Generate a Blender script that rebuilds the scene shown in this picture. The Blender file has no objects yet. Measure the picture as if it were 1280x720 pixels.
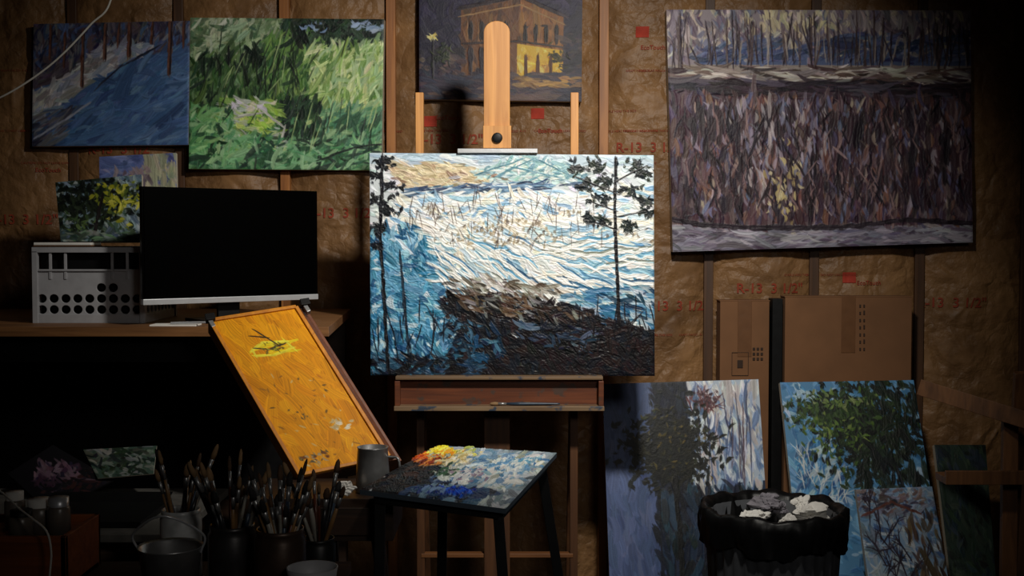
import bpy, bmesh, math, random
import numpy as np
from mathutils import Vector, Matrix
random.seed(4); RS=np.random.RandomState(11)
scene=bpy.context.scene
scene.view_settings.view_transform='Standard'
# ------------------------------------------------------------------ camera
F=1500.0; CY=-4.4; CZ=1.3; PITCH=math.radians(2.29)
cam_d=bpy.data.cameras.new('camera'); cam=bpy.data.objects.new('camera',cam_d)
scene.collection.objects.link(cam); cam.location=(0,CY,CZ)
cam.rotation_euler=(math.radians(90)-PITCH,0,0)
cam_d.sensor_width=36; cam_d.lens=36*F/1280; cam_d.clip_start=.05
scene.camera=cam
def P(px,py,d):
    """measured point of the room: photo direction, distance d along the room axis"""
    a=(px-640)/F; b=(360-py)/F
    c,s=math.cos(PITCH),math.sin(PITCH)
    dy=c+b*s; dz=-s+b*c
    t=d/dy
    return Vector((a*t,CY+d,CZ+dz*t))
# ------------------------------------------------------------------ materials
def lin(c):
    c=np.asarray(c,float)/255.
    return np.where(c<=.04045,c/12.92,((c+.055)/1.055)**2.4)
def newmat(name):
    m=bpy.data.materials.new(name); m.use_nodes=True
    nt=m.node_tree; b=nt.nodes['Principled BSDF']; return m,nt,b
def plain(name,col,rough=.6,metal=0.,var=.25,scale=30.,bump=.15,spec=.4,trans=0.):
    m,nt,b=newmat(name); c=lin(col)
    n=nt.nodes.new('ShaderNodeTexNoise'); n.inputs['Scale'].default_value=scale; n.inputs['Detail'].default_value=6
    tc=nt.nodes.new('ShaderNodeTexCoord'); nt.links.new(tc.outputs['Object'],n.inputs['Vector'])
    r=nt.nodes.new('ShaderNodeValToRGB'); nt.links.new(n.outputs['Fac'],r.inputs['Fac'])
    r.color_ramp.elements[0].position=.3; r.color_ramp.elements[1].position=.7
    r.color_ramp.elements[0].color=(*(c*(1-var)),1); r.color_ramp.elements[1].color=(*np.minimum(c*(1+var),1),1)
    nt.links.new(r.outputs['Color'],b.inputs['Base Color'])
    b.inputs['Roughness'].default_value=rough; b.inputs['Metallic'].default_value=metal
    b.inputs['Specular IOR Level'].default_value=spec
    b.inputs['Transmission Weight'].default_value=trans
    if bump:
        bp=nt.nodes.new('ShaderNodeBump'); bp.inputs['Strength'].default_value=bump; bp.inputs['Distance'].default_value=.004
        nt.links.new(n.outputs['Fac'],bp.inputs['Height']); nt.links.new(bp.outputs['Normal'],b.inputs['Normal'])
    return m
def wood(name,c1,c2,axis='Z',scale=18.,rough=.55,stain=None):
    m,nt,b=newmat(name)
    tc=nt.nodes.new('ShaderNodeTexCoord'); mp=nt.nodes.new('ShaderNodeMapping')
    nt.links.new(tc.outputs['Object'],mp.inputs['Vector'])
    sv={'X':(.06,1,1),'Y':(1,.06,1),'Z':(1,1,.06)}[axis]
    mp.inputs['Scale'].default_value=sv
    n=nt.nodes.new('ShaderNodeTexNoise'); n.inputs['Scale'].default_value=scale*3; n.inputs['Detail'].default_value=8; n.inputs['Distortion'].default_value=.6
    nt.links.new(mp.outputs['Vector'],n.inputs['Vector'])
    r=nt.nodes.new('ShaderNodeValToRGB'); r.color_ramp.elements[0].position=.3; r.color_ramp.elements[1].position=.7
    r.color_ramp.elements[0].color=(*lin(c1),1); r.color_ramp.elements[1].color=(*lin(c2),1)
    nt.links.new(n.outputs['Fac'],r.inputs['Fac']); out=r.outputs['Color']
    if stain is not None:
        n2=nt.nodes.new('ShaderNodeTexNoise'); n2.inputs['Scale'].default_value=22; n2.inputs['Detail'].default_value=5
        nt.links.new(tc.outputs['Object'],n2.inputs['Vector'])
        r2=nt.nodes.new('ShaderNodeValToRGB'); r2.color_ramp.elements[0].position=.58; r2.color_ramp.elements[1].position=.64
        r2.color_ramp.elements[0].color=(0,0,0,1); r2.color_ramp.elements[1].color=(1,1,1,1)
        nt.links.new(n2.outputs['Fac'],r2.inputs['Fac'])
        mx=nt.nodes.new('ShaderNodeMix'); mx.data_type='RGBA'
        nt.links.new(r2.outputs['Color'],mx.inputs['Factor']); nt.links.new(out,mx.inputs['A']); mx.inputs['B'].default_value=(*lin(stain),1)
        out=mx.outputs['Result']
    nt.links.new(out,b.inputs['Base Color']); b.inputs['Roughness'].default_value=rough
    bp=nt.nodes.new('ShaderNodeBump'); bp.inputs['Strength'].default_value=.2; bp.inputs['Distance'].default_value=.003
    nt.links.new(n.outputs['Fac'],bp.inputs['Height']); nt.links.new(bp.outputs['Normal'],b.inputs['Normal'])
    return m
def attrmat(name,rough=.42,spec=.45,bump=.25):
    m,nt,b=newmat(name)
    a=nt.nodes.new('ShaderNodeAttribute'); a.attribute_name='Col'
    nt.links.new(a.outputs['Color'],b.inputs['Base Color'])
    b.inputs['Roughness'].default_value=rough; b.inputs['Specular IOR Level'].default_value=spec
    n=nt.nodes.new('ShaderNodeTexNoise'); n.inputs['Scale'].default_value=260; n.inputs['Detail'].default_value=3
    tc=nt.nodes.new('ShaderNodeTexCoord'); nt.links.new(tc.outputs['Object'],n.inputs['Vector'])
    bp=nt.nodes.new('ShaderNodeBump'); bp.inputs['Strength'].default_value=bump; bp.inputs['Distance'].default_value=.002
    nt.links.new(n.outputs['Fac'],bp.inputs['Height']); nt.links.new(bp.outputs['Normal'],b.inputs['Normal'])
    return m
def kraft(name):
    m,nt,b=newmat(name)
    tc=nt.nodes.new('ShaderNodeTexCoord')
    n=nt.nodes.new('ShaderNodeTexNoise'); n.inputs['Scale'].default_value=3.2; n.inputs['Detail'].default_value=9; n.inputs['Roughness'].default_value=.7
    nt.links.new(tc.outputs['Object'],n.inputs['Vector'])
    r=nt.nodes.new('ShaderNodeValToRGB')
    r.color_ramp.elements[0].position=.3; r.color_ramp.elements[0].color=(*lin((80,55,33)),1)
    r.color_ramp.elements[1].position=.72; r.color_ramp.elements[1].color=(*lin((150,112,73)),1)
    nt.links.new(n.outputs['Fac'],r.inputs['Fac'])
    nt.links.new(r.outputs['Color'],b.inputs['Base Color'])
    v=nt.nodes.new('ShaderNodeTexVoronoi'); v.feature='DISTANCE_TO_EDGE'; v.inputs['Scale'].default_value=9
    nd=nt.nodes.new('ShaderNodeTexNoise'); nd.inputs['Scale'].default_value=6; nd.inputs['Detail'].default_value=5
    nt.links.new(tc.outputs['Object'],nd.inputs['Vector'])
    mv=nt.nodes.new('ShaderNodeMix'); mv.data_type='VECTOR'; mv.inputs['Factor'].default_value=.25
    nt.links.new(tc.outputs['Object'],mv.inputs['A']); nt.links.new(nd.outputs['Color'],mv.inputs['B'])
    nt.links.new(mv.outputs['Result'],v.inputs['Vector'])
    mr=nt.nodes.new('ShaderNodeMapRange'); mr.inputs['From Max'].default_value=.25
    nt.links.new(v.outputs['Distance'],mr.inputs['Value'])
    n3=nt.nodes.new('ShaderNodeTexNoise'); n3.inputs['Scale'].default_value=18; n3.inputs['Detail'].default_value=4
    nt.links.new(tc.outputs['Object'],n3.inputs['Vector'])
    ad=nt.nodes.new('ShaderNodeMath'); ad.operation='ADD'
    nt.links.new(mr.outputs['Result'],ad.inputs[0]); nt.links.new(n3.outputs['Fac'],ad.inputs[1])
    bp=nt.nodes.new('ShaderNodeBump'); bp.inputs['Strength'].default_value=.45; bp.inputs['Distance'].default_value=.012
    nt.links.new(ad.outputs[0],bp.inputs['Height']); nt.links.new(bp.outputs['Normal'],b.inputs['Normal'])
    b.inputs['Roughness'].default_value=.5; b.inputs['Specular IOR Level'].default_value=.3
    return m
PAINT=attrmat('oil_paint',.45,.35); PAINTM=attrmat('oil_paint_satin',.5,.3,.2); BOARD=attrmat('painted_board',.6,.2,.1)
PINE=wood('pine_wood',(168,112,54),(210,150,82),'Z')
PINEX=wood('pine_wood_cross',(90,54,28),(124,80,44),'X')
PINED=wood('shaded_pine_wood',(60,36,20),(92,58,32),'Z')  # darker pine copy: shade below the easel ledge put into the colour
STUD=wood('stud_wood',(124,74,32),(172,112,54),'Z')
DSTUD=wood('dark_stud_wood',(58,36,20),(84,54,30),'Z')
LEDGE=wood('stained_ledge_wood',(72,34,16),(112,58,28),'X',stain=(70,50,40))
LEDGET=wood('painted_ledge_wood',(96,72,50),(136,112,84),'X',stain=(50,60,74))
BENCH=wood('bench_wood',(96,62,34),(140,96,56),'X')
DKWOOD=wood('dark_wood',(34,22,14),(56,36,22),'X')
REDWOOD=wood('orange_box_wood',(110,54,24),(150,80,36),'X')
BLACK=plain('black_plastic',(12,12,13),.5,0,.3,spec=.25)
SCREEN=plain('black_screen',(2,2,2),.22,0,.1,bump=0,spec=.12)
ALU=plain('brushed_aluminium',(200,202,206),.35,.5,.05)
STEEL=plain('steel',(160,160,160),.35,.7,.2)
GREYP=plain('grey_crate_plastic',(158,158,162),.5,0,.08)
WHITE=plain('white_paper',(225,222,216),.8,0,.06)
CABLE=plain('white_cable_rubber',(200,196,188),.5,0,.05)
CARD=plain('cardboard',(116,80,52),.85,0,.12,9)
CARDD=plain('printed_ink_dark',(50,34,24),.8,0,.1)
TAPE=plain('packing_tape',(104,70,44),.4,0,.08)
BAG=plain('black_bin_bag',(10,10,11),.42,0,.3,14,.6,.3)
BINM=plain('grey_bin_plastic',(66,68,72),.5,0,.15)
RED=plain('faded_red_ink',(132,52,30),.8,0,.2)
REDP=plain('faded_red_label',(150,46,28),.8,0,.2)
CONC=plain('concrete_floor',(60,56,52),.8,0,.25,4)
BRIST=[plain('bristle_hair_a',(76,54,36),.8),plain('bristle_hair_b',(130,102,70),.8),plain('bristle_hair_c',(30,28,28),.8)]
HAND=[plain('brush_handle_a',(30,30,34),.3),plain('brush_handle_b',(86,44,26),.35),plain('brush_handle_c',(130,98,62),.35),plain('brush_handle_d',(48,62,78),.35),plain('brush_handle_e',(150,146,136),.35)]
# ------------------------------------------------------------------ mesh builder
class B:
    def __init__(s,name): s.name=name; s.v=[]; s.f=[]; s.mi=[]; s.sm=[]; s.mats=[]
    def m(s,mat):
        if mat not in s.mats: s.mats.append(mat)
        return s.mats.index(mat)
    def add(s,vs,fs,mat,smooth=False):
        o=len(s.v); s.v+= [Vector(v) for v in vs]; k=s.m(mat)
        for f in fs: s.f.append([i+o for i in f]); s.mi.append(k); s.sm.append(smooth)
    def hexa(s,c8,mat):
        s.add(c8,[(0,3,2,1),(4,5,6,7),(0,1,5,4),(1,2,6,5),(2,3,7,6),(3,0,4,7)],mat)
    def box(s,x0,x1,y0,y1,z0,z1,mat):
        s.hexa([(x0,y0,z0),(x1,y0,z0),(x1,y1,z0),(x0,y1,z0),(x0,y0,z1),(x1,y0,z1),(x1,y1,z1),(x0,y1,z1)],mat)
    def slab(s,a,b,c,d,n,t,mat):
        n=Vector(n)*t; s.hexa([a,b,c,d,a+n,b+n,c+n,d+n],mat)
    def beam(s,p,q,w,t,mat,ref=(0,1,0)):
        p=Vector(p);q=Vector(q);d=(q-p).normalized();r=Vector(ref)
        u=d.cross(r); u=u.normalized() if u.length>1e-4 else Vector((1,0,0)); n=u.cross(d).normalized()
        u*=w/2;n*=t/2
        s.hexa([p-u-n,p+u-n,p+u+n,p-u+n,q-u-n,q+u-n,q+u+n,q-u+n],mat)
    def rod(s,p,q,prof,mat,seg=10,cap=True):
        p=Vector(p);q=Vector(q);d=q-p; a=d.normalized()
        u=a.orthogonal().normalized(); w=a.cross(u); vs=[];fs=[]
        for t,r in prof:
            for i in range(seg):
                g=2*math.pi*i/seg; vs.append(p+d*t+(u*math.cos(g)+w*math.sin(g))*r)
        for j in range(len(prof)-1):
            for i in range(seg):
                k=(i+1)%seg; fs.append((j*seg+i,j*seg+k,(j+1)*seg+k,(j+1)*seg+i))
        if cap: fs.append(tuple(range(seg))[::-1]); fs.append(tuple(range((len(prof)-1)*seg,len(prof)*seg)))
        s.add(vs,fs,mat,True)
    def tube(s,pts,r,mat,seg=8):
        pts=[Vector(p) for p in pts]; vs=[];fs=[]; n=len(pts)
        for j,p in enumerate(pts):
            a=(pts[min(j+1,n-1)]-pts[max(j-1,0)]).normalized()
            u=a.cross(Vector((.13,.9,.4))).normalized(); w=a.cross(u)
            for i in range(seg):
                g=2*math.pi*i/seg; vs.append(p+(u*math.cos(g)+w*math.sin(g))*r)
        for j in range(n-1):
            for i in range(seg):
                k=(i+1)%seg; fs.append((j*seg+i,j*seg+k,(j+1)*seg+k,(j+1)*seg+i))
        s.add(vs,fs,mat,True)
    def done(s,bevel=.0015):
        me=bpy.data.meshes.new(s.name)
        A=np.array([tuple(v) for v in s.v]); c=(A.min(0)+A.max(0))/2
        me.from_pydata([tuple(np.array(v)-c) for v in s.v],[],s.f)
        for mt in s.mats: me.materials.append(mt)
        me.polygons.foreach_set('material_index',s.mi); me.polygons.foreach_set('use_smooth',s.sm)
        bm=bmesh.new(); bm.from_mesh(me); bmesh.ops.recalc_face_normals(bm,faces=bm.faces); bm.to_mesh(me); bm.free()
        me.update(); o=bpy.data.objects.new(s.name,me); scene.collection.objects.link(o); o.location=c
        if bevel:
            md=o.modifiers.new('bev','BEVEL'); md.width=bevel; md.segments=2; md.limit_method='ANGLE'; md.angle_limit=.9
        return o
def smoothpts(pts,n=12):
    pts=[Vector(p) for p in pts]; out=[]
    q=[pts[0]*2-pts[1]]+pts+[pts[-1]*2-pts[-2]]
    for i in range(1,len(q)-2):
        for k in range(n):
            t=k/n; a,b,c,d=q[i-1:i+3]
            out.append(.5*((2*b)+(c-a)*t+(2*a-5*b+4*c-d)*t*t+(3*b-a-3*c+d)*t**3))
    out.append(pts[-1]); return out
def vnoise(X,Y,s,seed):
    r=np.random.RandomState(seed).rand(256,256); x=X*s;y=Y*s; xi=np.floor(x).astype(int);yi=np.floor(y).astype(int)
    fx=x-xi;fy=y-yi;fx=fx*fx*(3-2*fx);fy=fy*fy*(3-2*fy)
    g=lambda a,b:r[a&255,b&255]
    return (g(xi,yi)*(1-fx)+g(xi+1,yi)*fx)*(1-fy)+(g(xi,yi+1)*(1-fx)+g(xi+1,yi+1)*fx)*fy
# ------------------------------------------------------------------ painting engine
BR=np.convolve(RS.normal(0,1,1026),[.25,.5,.25],'same')[:1024]
class Cv:
    def __init__(s,x0,y0,x1,y1,sc,base=(120,120,120)):
        s.x0,s.y0,s.x1,s.y1,s.sc=x0,y0,x1,y1,sc
        s.W=int((x1-x0)*sc);s.H=int((y1-y0)*sc)
        s.c=np.zeros((s.H,s.W,3))+np.array(base,float); s.h=np.zeros((s.H,s.W))
        s.gx,s.gy=np.meshgrid(x0+np.arange(s.W)/sc,y0+np.arange(s.H)/sc)
    def mask(s,pts):
        if pts is None: return np.ones((s.H,s.W),bool)
        m=np.zeros((s.H,s.W),bool); n=len(pts)
        for i in range(n):
            xa,ya=pts[i];xb,yb=pts[(i+1)%n]
            if ya==yb: continue
            c=((ya>s.gy)!=(yb>s.gy))&(s.gx<(xb-xa)*(s.gy-ya)/(yb-ya)+xa); m^=c
        return m
    def poly(s,pts,col,op=1.): m=s.mask(pts); s.c[m]+=op*(np.array(col,float)-s.c[m])
    def st(s,x,y,L,Wd,a,col,op=.95,k=0.,hh=1.):
        sc=s.sc;cx=(x-s.x0)*sc;cy=(y-s.y0)*sc;L=L*sc/2;Wd=max(Wd*sc/2,.55)
        r=int(L+Wd+2);xa=max(0,int(cx-r));xb=min(s.W,int(cx+r)+1);ya=max(0,int(cy-r));yb=min(s.H,int(cy+r)+1)
        if xa>=xb or ya>=yb: return
        X=np.arange(xa,xb)-cx;Y=(np.arange(ya,yb)-cy)[:,None];ca,sa=math.cos(a),math.sin(a)
        u=X*ca+Y*sa;v=-X*sa+Y*ca+k*u*u/max(L,1)
        n=BR[(v*2.+RS.randint(1024)).astype(int)&1023]
        ws=Wd*(1-.45*np.clip(np.abs(u)/max(L,1),0,1)**2)
        m=np.clip((L-np.abs(u))*.6+.5+n*2.2,0,1)*np.clip(ws-np.abs(v)+.5,0,1)*op
        M=m[...,None]; C=np.asarray(col,float)*(1+.13*n)[...,None]
        s.c[ya:yb,xa:xb]+=M*(C-s.c[ya:yb,xa:xb])
        H=s.h[ya:yb,xa:xb]; rd=hh*(.45+.35*(v/Wd)**2+.3*n)+.5*H
        s.h[ya:yb,xa:xb]=H+m*(rd-H)
    def fill(s,pts,n,L,Wd,ang,cols=None,jit=10,aj=.3,op=.95,hh=1.,k=.15,cl=.24):
        m=s.mask(pts); ii=np.flatnonzero(m)
        if not len(ii): return
        src=s.c.copy(); sd=RS.randint(1000)
        nf=.6*vnoise(s.gx+500,s.gy+500,1/26.,sd)+.4*vnoise(s.gx+500,s.gy+500,1/9.,sd+1)
        lo,hi=np.percentile(nf[m],[4,96]); nf=(nf-lo)/(hi-lo+1e-6)
        perm=RS.permutation(len(cols)) if cols is not None else None
        for q in RS.choice(ii,n):
            yy,xx=divmod(q,s.W); x=s.x0+xx/s.sc;y=s.y0+yy/s.sc
            a=ang(x,y) if callable(ang) else ang
            if cols is None: col=src[yy,xx]
            else:
                e=nf[yy,xx]+RS.normal(0,cl); col=np.array(cols[perm[int(min(max(e,0),.999)*len(cols))]],float)
            col=np.clip(col+RS.normal(0,jit)+RS.normal(0,jit*.4,3),0,255)
            g=math.exp(RS.normal(0,.38))
            s.st(x,y,L*g*RS.uniform(.6,1.3),Wd*g**.5*RS.uniform(.6,1.4),a+RS.normal(0,aj),col,op*RS.uniform(.75,1),RS.normal(0,k),hh)
    def line(s,pts,w,col,jit=.8,op=.95,hh=1.,seg=6):
        for (xa,ya),(xb,yb) in zip(pts[:-1],pts[1:]):
            d=math.hypot(xb-xa,yb-ya);n=max(1,int(d/seg));a=math.atan2(yb-ya,xb-xa)
            for i in range(n):
                t=(i+.5)/n; c=np.clip(np.array(col,float)+RS.normal(0,8),0,255)
                s.st(xa+(xb-xa)*t+RS.normal(0,jit)*.5,ya+(yb-ya)*t+RS.normal(0,jit)*.5,d/n*2.,w*RS.uniform(.8,1.3),a,c,op,0,hh)
    def dabs(s,cx,cy,rx,ry,n,sz,cols,jit=8,op=.95,hh=1.,ang=None):
        for i in range(n):
            x=cx+RS.normal(0,rx*.5);y=cy+RS.normal(0,ry*.5);c=np.clip(np.array(cols[RS.randint(len(cols))],float)+RS.normal(0,jit),0,255)
            a=RS.uniform(0,3.14) if ang is None else ang+RS.normal(0,.4)
            s.st(x,y,sz*RS.uniform(.6,1.6),sz*RS.uniform(.4,.9),a,c,op,RS.normal(0,.3),hh)
    def twig(s,x,y,L,a,w,col,depth=3):
        x2=x+math.cos(a)*L;y2=y+math.sin(a)*L
        s.line([(x,y),(x2,y2)],w,col,.4)
        if depth>0:
            for i in range(3):
                t=RS.uniform(.35,1); s.twig(x+(x2-x)*t,y+(y2-y)*t,L*RS.uniform(.35,.6),a+RS.normal(0,.6),w*.7,col,depth-1)
def canvas(name,q,cv,thick=.022,relief=.0022,mat=None,side=(180,172,156),gain=1.,soft=.3):
    """q = TL,TR,BR,BL world corners; front faces the camera side"""
    TL,TR,BR_,BL=[np.array(v) for v in q]
    W,H=cv.W,cv.H
    n=np.cross(TR-TL,BL-TL); n/=np.linalg.norm(n)
    if n[1]>0 and abs(n[1])>.3: n=-n
    if abs(n[1])<=.3 and n[2]<0: n=-n
    s,t=np.meshgrid(np.linspace(0,1,W),np.linspace(0,1,H))
    s=s[...,None];t=t[...,None]
    base=(TL*(1-s)+TR*s)*(1-t)+(BL*(1-s)+BR_*s)*t
    sm4=lambda h:(np.roll(h,1,0)+np.roll(h,1,1)+np.roll(h,-1,0)+np.roll(h,-1,1))/4
    hh=np.clip(cv.h,0,2.5); hh=.4*hh+.6*sm4(hh); hh=.6*hh+.4*sm4(hh)
    cc=np.clip(cv.c,0,255); cc=(1-soft)*cc+soft*sm4(cc)
    edge=np.minimum(np.minimum(np.arange(W)[None],W-1-np.arange(W)[None]),np.minimum(np.arange(H),H-1-np.arange(H))[:,None])
    hh=hh*np.clip(edge/3.,0,1)
    V=(base+n*hh[...,None]*relief).reshape(-1,3)
    idx=np.arange(W*H).reshape(H,W)
    fq=np.stack([idx[:-1,:-1],idx[1:,:-1],idx[1:,1:],idx[:-1,1:]],-1).reshape(-1,4)
    cols=lin(cc).reshape(-1,3)*gain
    cs=[TL,TR,BR_,BL]; ex=[c+0*n for c in cs]+[c-n*thick for c in cs]
    o=len(V); V=np.vstack([V,np.array(ex)])
    sf=[]
    for i in range(4):
        j=(i+1)%4; sf.append([o+i,o+j,o+4+j,o+4+i])
    sf.append([o+7,o+6,o+5,o+4])
    fq=np.vstack([fq,np.array(sf)])
    cols=np.vstack([cols,np.tile(lin(side),(8,1))])
    cen=(V.min(0)+V.max(0))/2; V=V-cen
    me=bpy.data.meshes.new(name)
    me.vertices.add(len(V)); me.vertices.foreach_set('co',V.astype('f').ravel())
    me.loops.add(fq.size); me.loops.foreach_set('vertex_index',fq.astype('i').ravel())
    me.polygons.add(len(fq)); me.polygons.foreach_set('loop_start',np.arange(0,fq.size,4,dtype='i'))
    me.update(calc_edges=True); me.validate()
    at=me.color_attributes.new('Col','FLOAT_COLOR','POINT')
    at.data.foreach_set('color',np.hstack([np.clip(cols,0,1),np.ones((len(cols),1))]).astype('f').ravel())
    me.materials.append(mat or PAINTM)
    sm=np.ones(len(fq),bool); sm[-5:]=False; me.polygons.foreach_set('use_smooth',sm)
    ob=bpy.data.objects.new(name,me); scene.collection.objects.link(ob); ob.location=cen
    return ob
def quad(pts,ds): return [P(x,y,d) for (x,y),d in zip(pts,ds)]

# ================================================================== PAINTINGS
def p_center():
    c=Cv(462,192,818,470,1.85,(210,218,222))
    c.poly([(462,192),(818,192),(818,206),(462,206)],(186,204,216))
    c.poly([(485,206),(560,202),(605,212),(640,226),(500,236)],(214,198,164))
    c.poly([(590,215),(640,198),(668,194),(720,206),(735,228),(600,228)],(176,204,204))
    c.poly([(495,250),(725,236),(818,232),(818,285),(495,285)],(224,230,234))
    c.poly([(462,285),(530,270),(570,330),(560,375),(600,470),(462,470)],(80,146,182))
    c.poly([(530,275),(818,270),(818,388),(700,372),(560,352)],(230,230,226))
    c.poly([(548,372),(620,368),(700,378),(780,402),(818,415),(818,470),(540,470),(575,420)],(24,20,26))
    fl=lambda x,y: .32*math.sin((x-500)/60.)+.18+(.25 if y>320 else 0)
    c.fill(None,1500,12,5,lambda x,y:.15 if y<290 else fl(x,y),None,14,.35)
    c.fill([(462,192),(600,192),(640,200),(480,206)],90,14,4,.05,[(190,208,222),(214,220,222),(170,192,212)],6,.2)
    c.fill([(485,206),(560,202),(605,212),(640,226),(500,236)],130,10,3,.15,[(220,204,172),(190,168,134),(206,190,160),(170,174,180),(150,126,104)],8,.3)
    c.fill([(590,215),(640,198),(668,194),(720,206),(735,226),(600,226)],170,11,3,-.35,[(196,214,212),(130,170,178),(224,228,222),(110,150,166)],8,.6)
    for a,b in [((595,218),(655,198)),((620,220),(668,197)),((668,197),(722,222)),((640,208),(700,221))]: c.line([a,b],1.5,(84,130,146),.8)
    c.fill([(498,236),(600,228),(728,227),(728,233),(500,246)],80,18,2.8,-.08,[(60,90,126),(100,140,174),(40,56,84),(120,150,180)],6,.15)
    c.fill([(495,246),(725,236),(818,232),(818,285),(480,290)],560,14,4.5,lambda x,y:.1+.3*math.sin(x/25.),[(238,240,238),(228,234,238),(156,194,220),(236,228,210),(232,236,236),(112,160,196),(240,240,236)],7,.35,hh=1.4,cl=.3)
    c.fill([(462,288),(530,276),(575,335),(560,375),(600,470),(462,470)],650,13,5.5,lambda x,y:.7+.6*math.sin(y/21.),[(56,134,176),(90,166,200),(156,204,222),(34,86,128),(206,220,226),(36,104,140),(100,158,190)],8,.6,hh=1.3,cl=.35)
    c.fill([(530,278),(818,270),(818,392),(700,374),(560,352)],950,24,6.,fl,[(240,240,234),(232,236,236),(248,246,238),(190,214,226),(238,230,212),(140,184,208),(244,242,238)],6,.18,hh=1.7,k=.3,cl=.3)
    c.fill([(700,320),(818,300),(818,392),(740,378)],100,22,3.6,lambda x,y:.35,[(90,156,192),(70,134,176),(150,196,218),(216,226,230)],7,.2,hh=1.5,cl=.4)
    for i in range(52):
        x=RS.uniform(535,780);y=RS.uniform(290,384)
        pts=[(x,y)]
        for j in range(RS.randint(3,9)): a=fl(*pts[-1])+RS.normal(0,.25); pts.append((pts[-1][0]+9*math.cos(a),pts[-1][1]+9*math.sin(a)))
        c.line(pts,RS.uniform(1.,3.4),[(90,154,190),(60,114,154),(130,182,208),(130,136,124),(44,84,120)][RS.randint(5)],.9,.85)
        p2=[(a,b+3.5) for a,b in pts]; c.line(p2,3.6,(246,246,240),.7,.9,2.2)
    c.fill([(560,350),(640,345),(700,362),(640,378),(560,372)],110,14,4,.35,[(150,144,130),(96,84,70),(200,198,190),(66,56,52)],8)
    c.fill([(700,368),(818,356),(818,410),(760,405)],190,16,4.5,.3,[(50,110,152),(100,154,186),(190,206,214),(26,54,80)],8,cl=.35)
    for cx,cy,n in [(600,288,44),(640,278,30),(575,302,22),(680,294,22),(720,264,12),(790,292,16),(540,264,12),(640,300,28)]:
        c.dabs(cx,cy,34,10,n,4.2,[(120,104,86),(84,72,64),(156,142,114),(170,152,120)],10,.7,ang=-1.2)
    for i in range(80):
        x=RS.uniform(510,760);y=RS.uniform(250,312); c.line([(x,y),(x+RS.normal(0,4),y-RS.uniform(6,18))],.9,(84,70,64),.5,.7)
    c.fill([(548,374),(620,370),(700,378),(780,404),(818,412),(818,470),(545,470),(575,420)],1000,12,6,lambda x,y:.4+.5*math.sin(x/30.),[(14,11,17),(24,17,21),(11,15,24),(40,26,26),(8,9,13),(20,13,18),(18,26,38)],4,.7,hh=.6)
    c.fill([(555,370),(640,368),(740,393),(700,402),(600,390)],130,12,3.5,.35,[(84,60,44),(50,36,30),(110,90,70),(20,18,22),(140,142,140)],8,.5,hh=.8)
    c.fill([(640,400),(750,412),(730,440),(650,425)],46,12,3.5,.3,[(40,62,88),(84,104,126),(24,30,46)],8,.5,hh=.7)
    c.fill([(545,395),(620,410),(630,445),(565,455)],100,12,4.5,.5,[(26,76,112),(16,42,68),(70,120,150),(12,18,28)],8,.7,hh=.8)
    c.fill([(462,440),(600,450),(600,470),(462,470)],160,14,4,.2,[(14,24,38),(26,58,86),(14,12,18),(50,86,112)],6,.6,hh=.7)
    c.fill([(670,425),(818,425),(818,470),(670,470)],110,13,4,.9,[(30,14,20),(14,10,14),(40,24,26)],4,.8,hh=.6)
    K=[(14,16,22),(22,26,36),(18,22,24)]
    c.line([(478,196),(475,300),(480,380),(484,462)],4,(16,16,22),1)
    c.line([(500,316),(505,390),(510,440)],3.,(30,46,62),1)
    for cx,cy,r in [(480,202,13),(470,220,12),(488,234,13),(470,250,10),(484,264,11),(474,286,12),(472,308,7)]: c.dabs(cx,cy,r,r*.7,22,6,K,5,hh=.7)
    for i in range(20):
        x=RS.uniform(466,560);y=RS.uniform(400,462); c.line([(x,y),(x+RS.normal(0,8),y-RS.uniform(15,46))],1.4,(20,28,40),.9,.85)
    c.line([(770,196),(768,260),(770,330),(773,408)],3.8,(20,18,22),.6)
    K=[(12,16,20),(24,34,34),(30,40,30),(16,26,34)]
    for cx,cy,r in [(722,210,13),(745,205,15),(735,232,15),(757,224,13),(750,248,15),(792,206,15),(806,216,11),(788,236,13),(806,250,9),(752,276,11),(785,282,9),(808,265,7),(735,272,7)]: c.dabs(cx,cy,r,r*.62,23,6.2,K,5,hh=.7)
    for a,b in [((770,240),(720,220)),((770,225),(808,205)),((770,262),(735,250)),((770,285),(745,278)),((770,270),(805,262))]: c.line([a,b],1.6,(20,18,22),.6)
    for i in range(36):
        x=RS.uniform(720,818);y=RS.uniform(395,440); c.line([(x,y),(x+RS.normal(0,4),y-RS.uniform(8,26))],1.2,(22,18,22),.5,.9)
    return c
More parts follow.
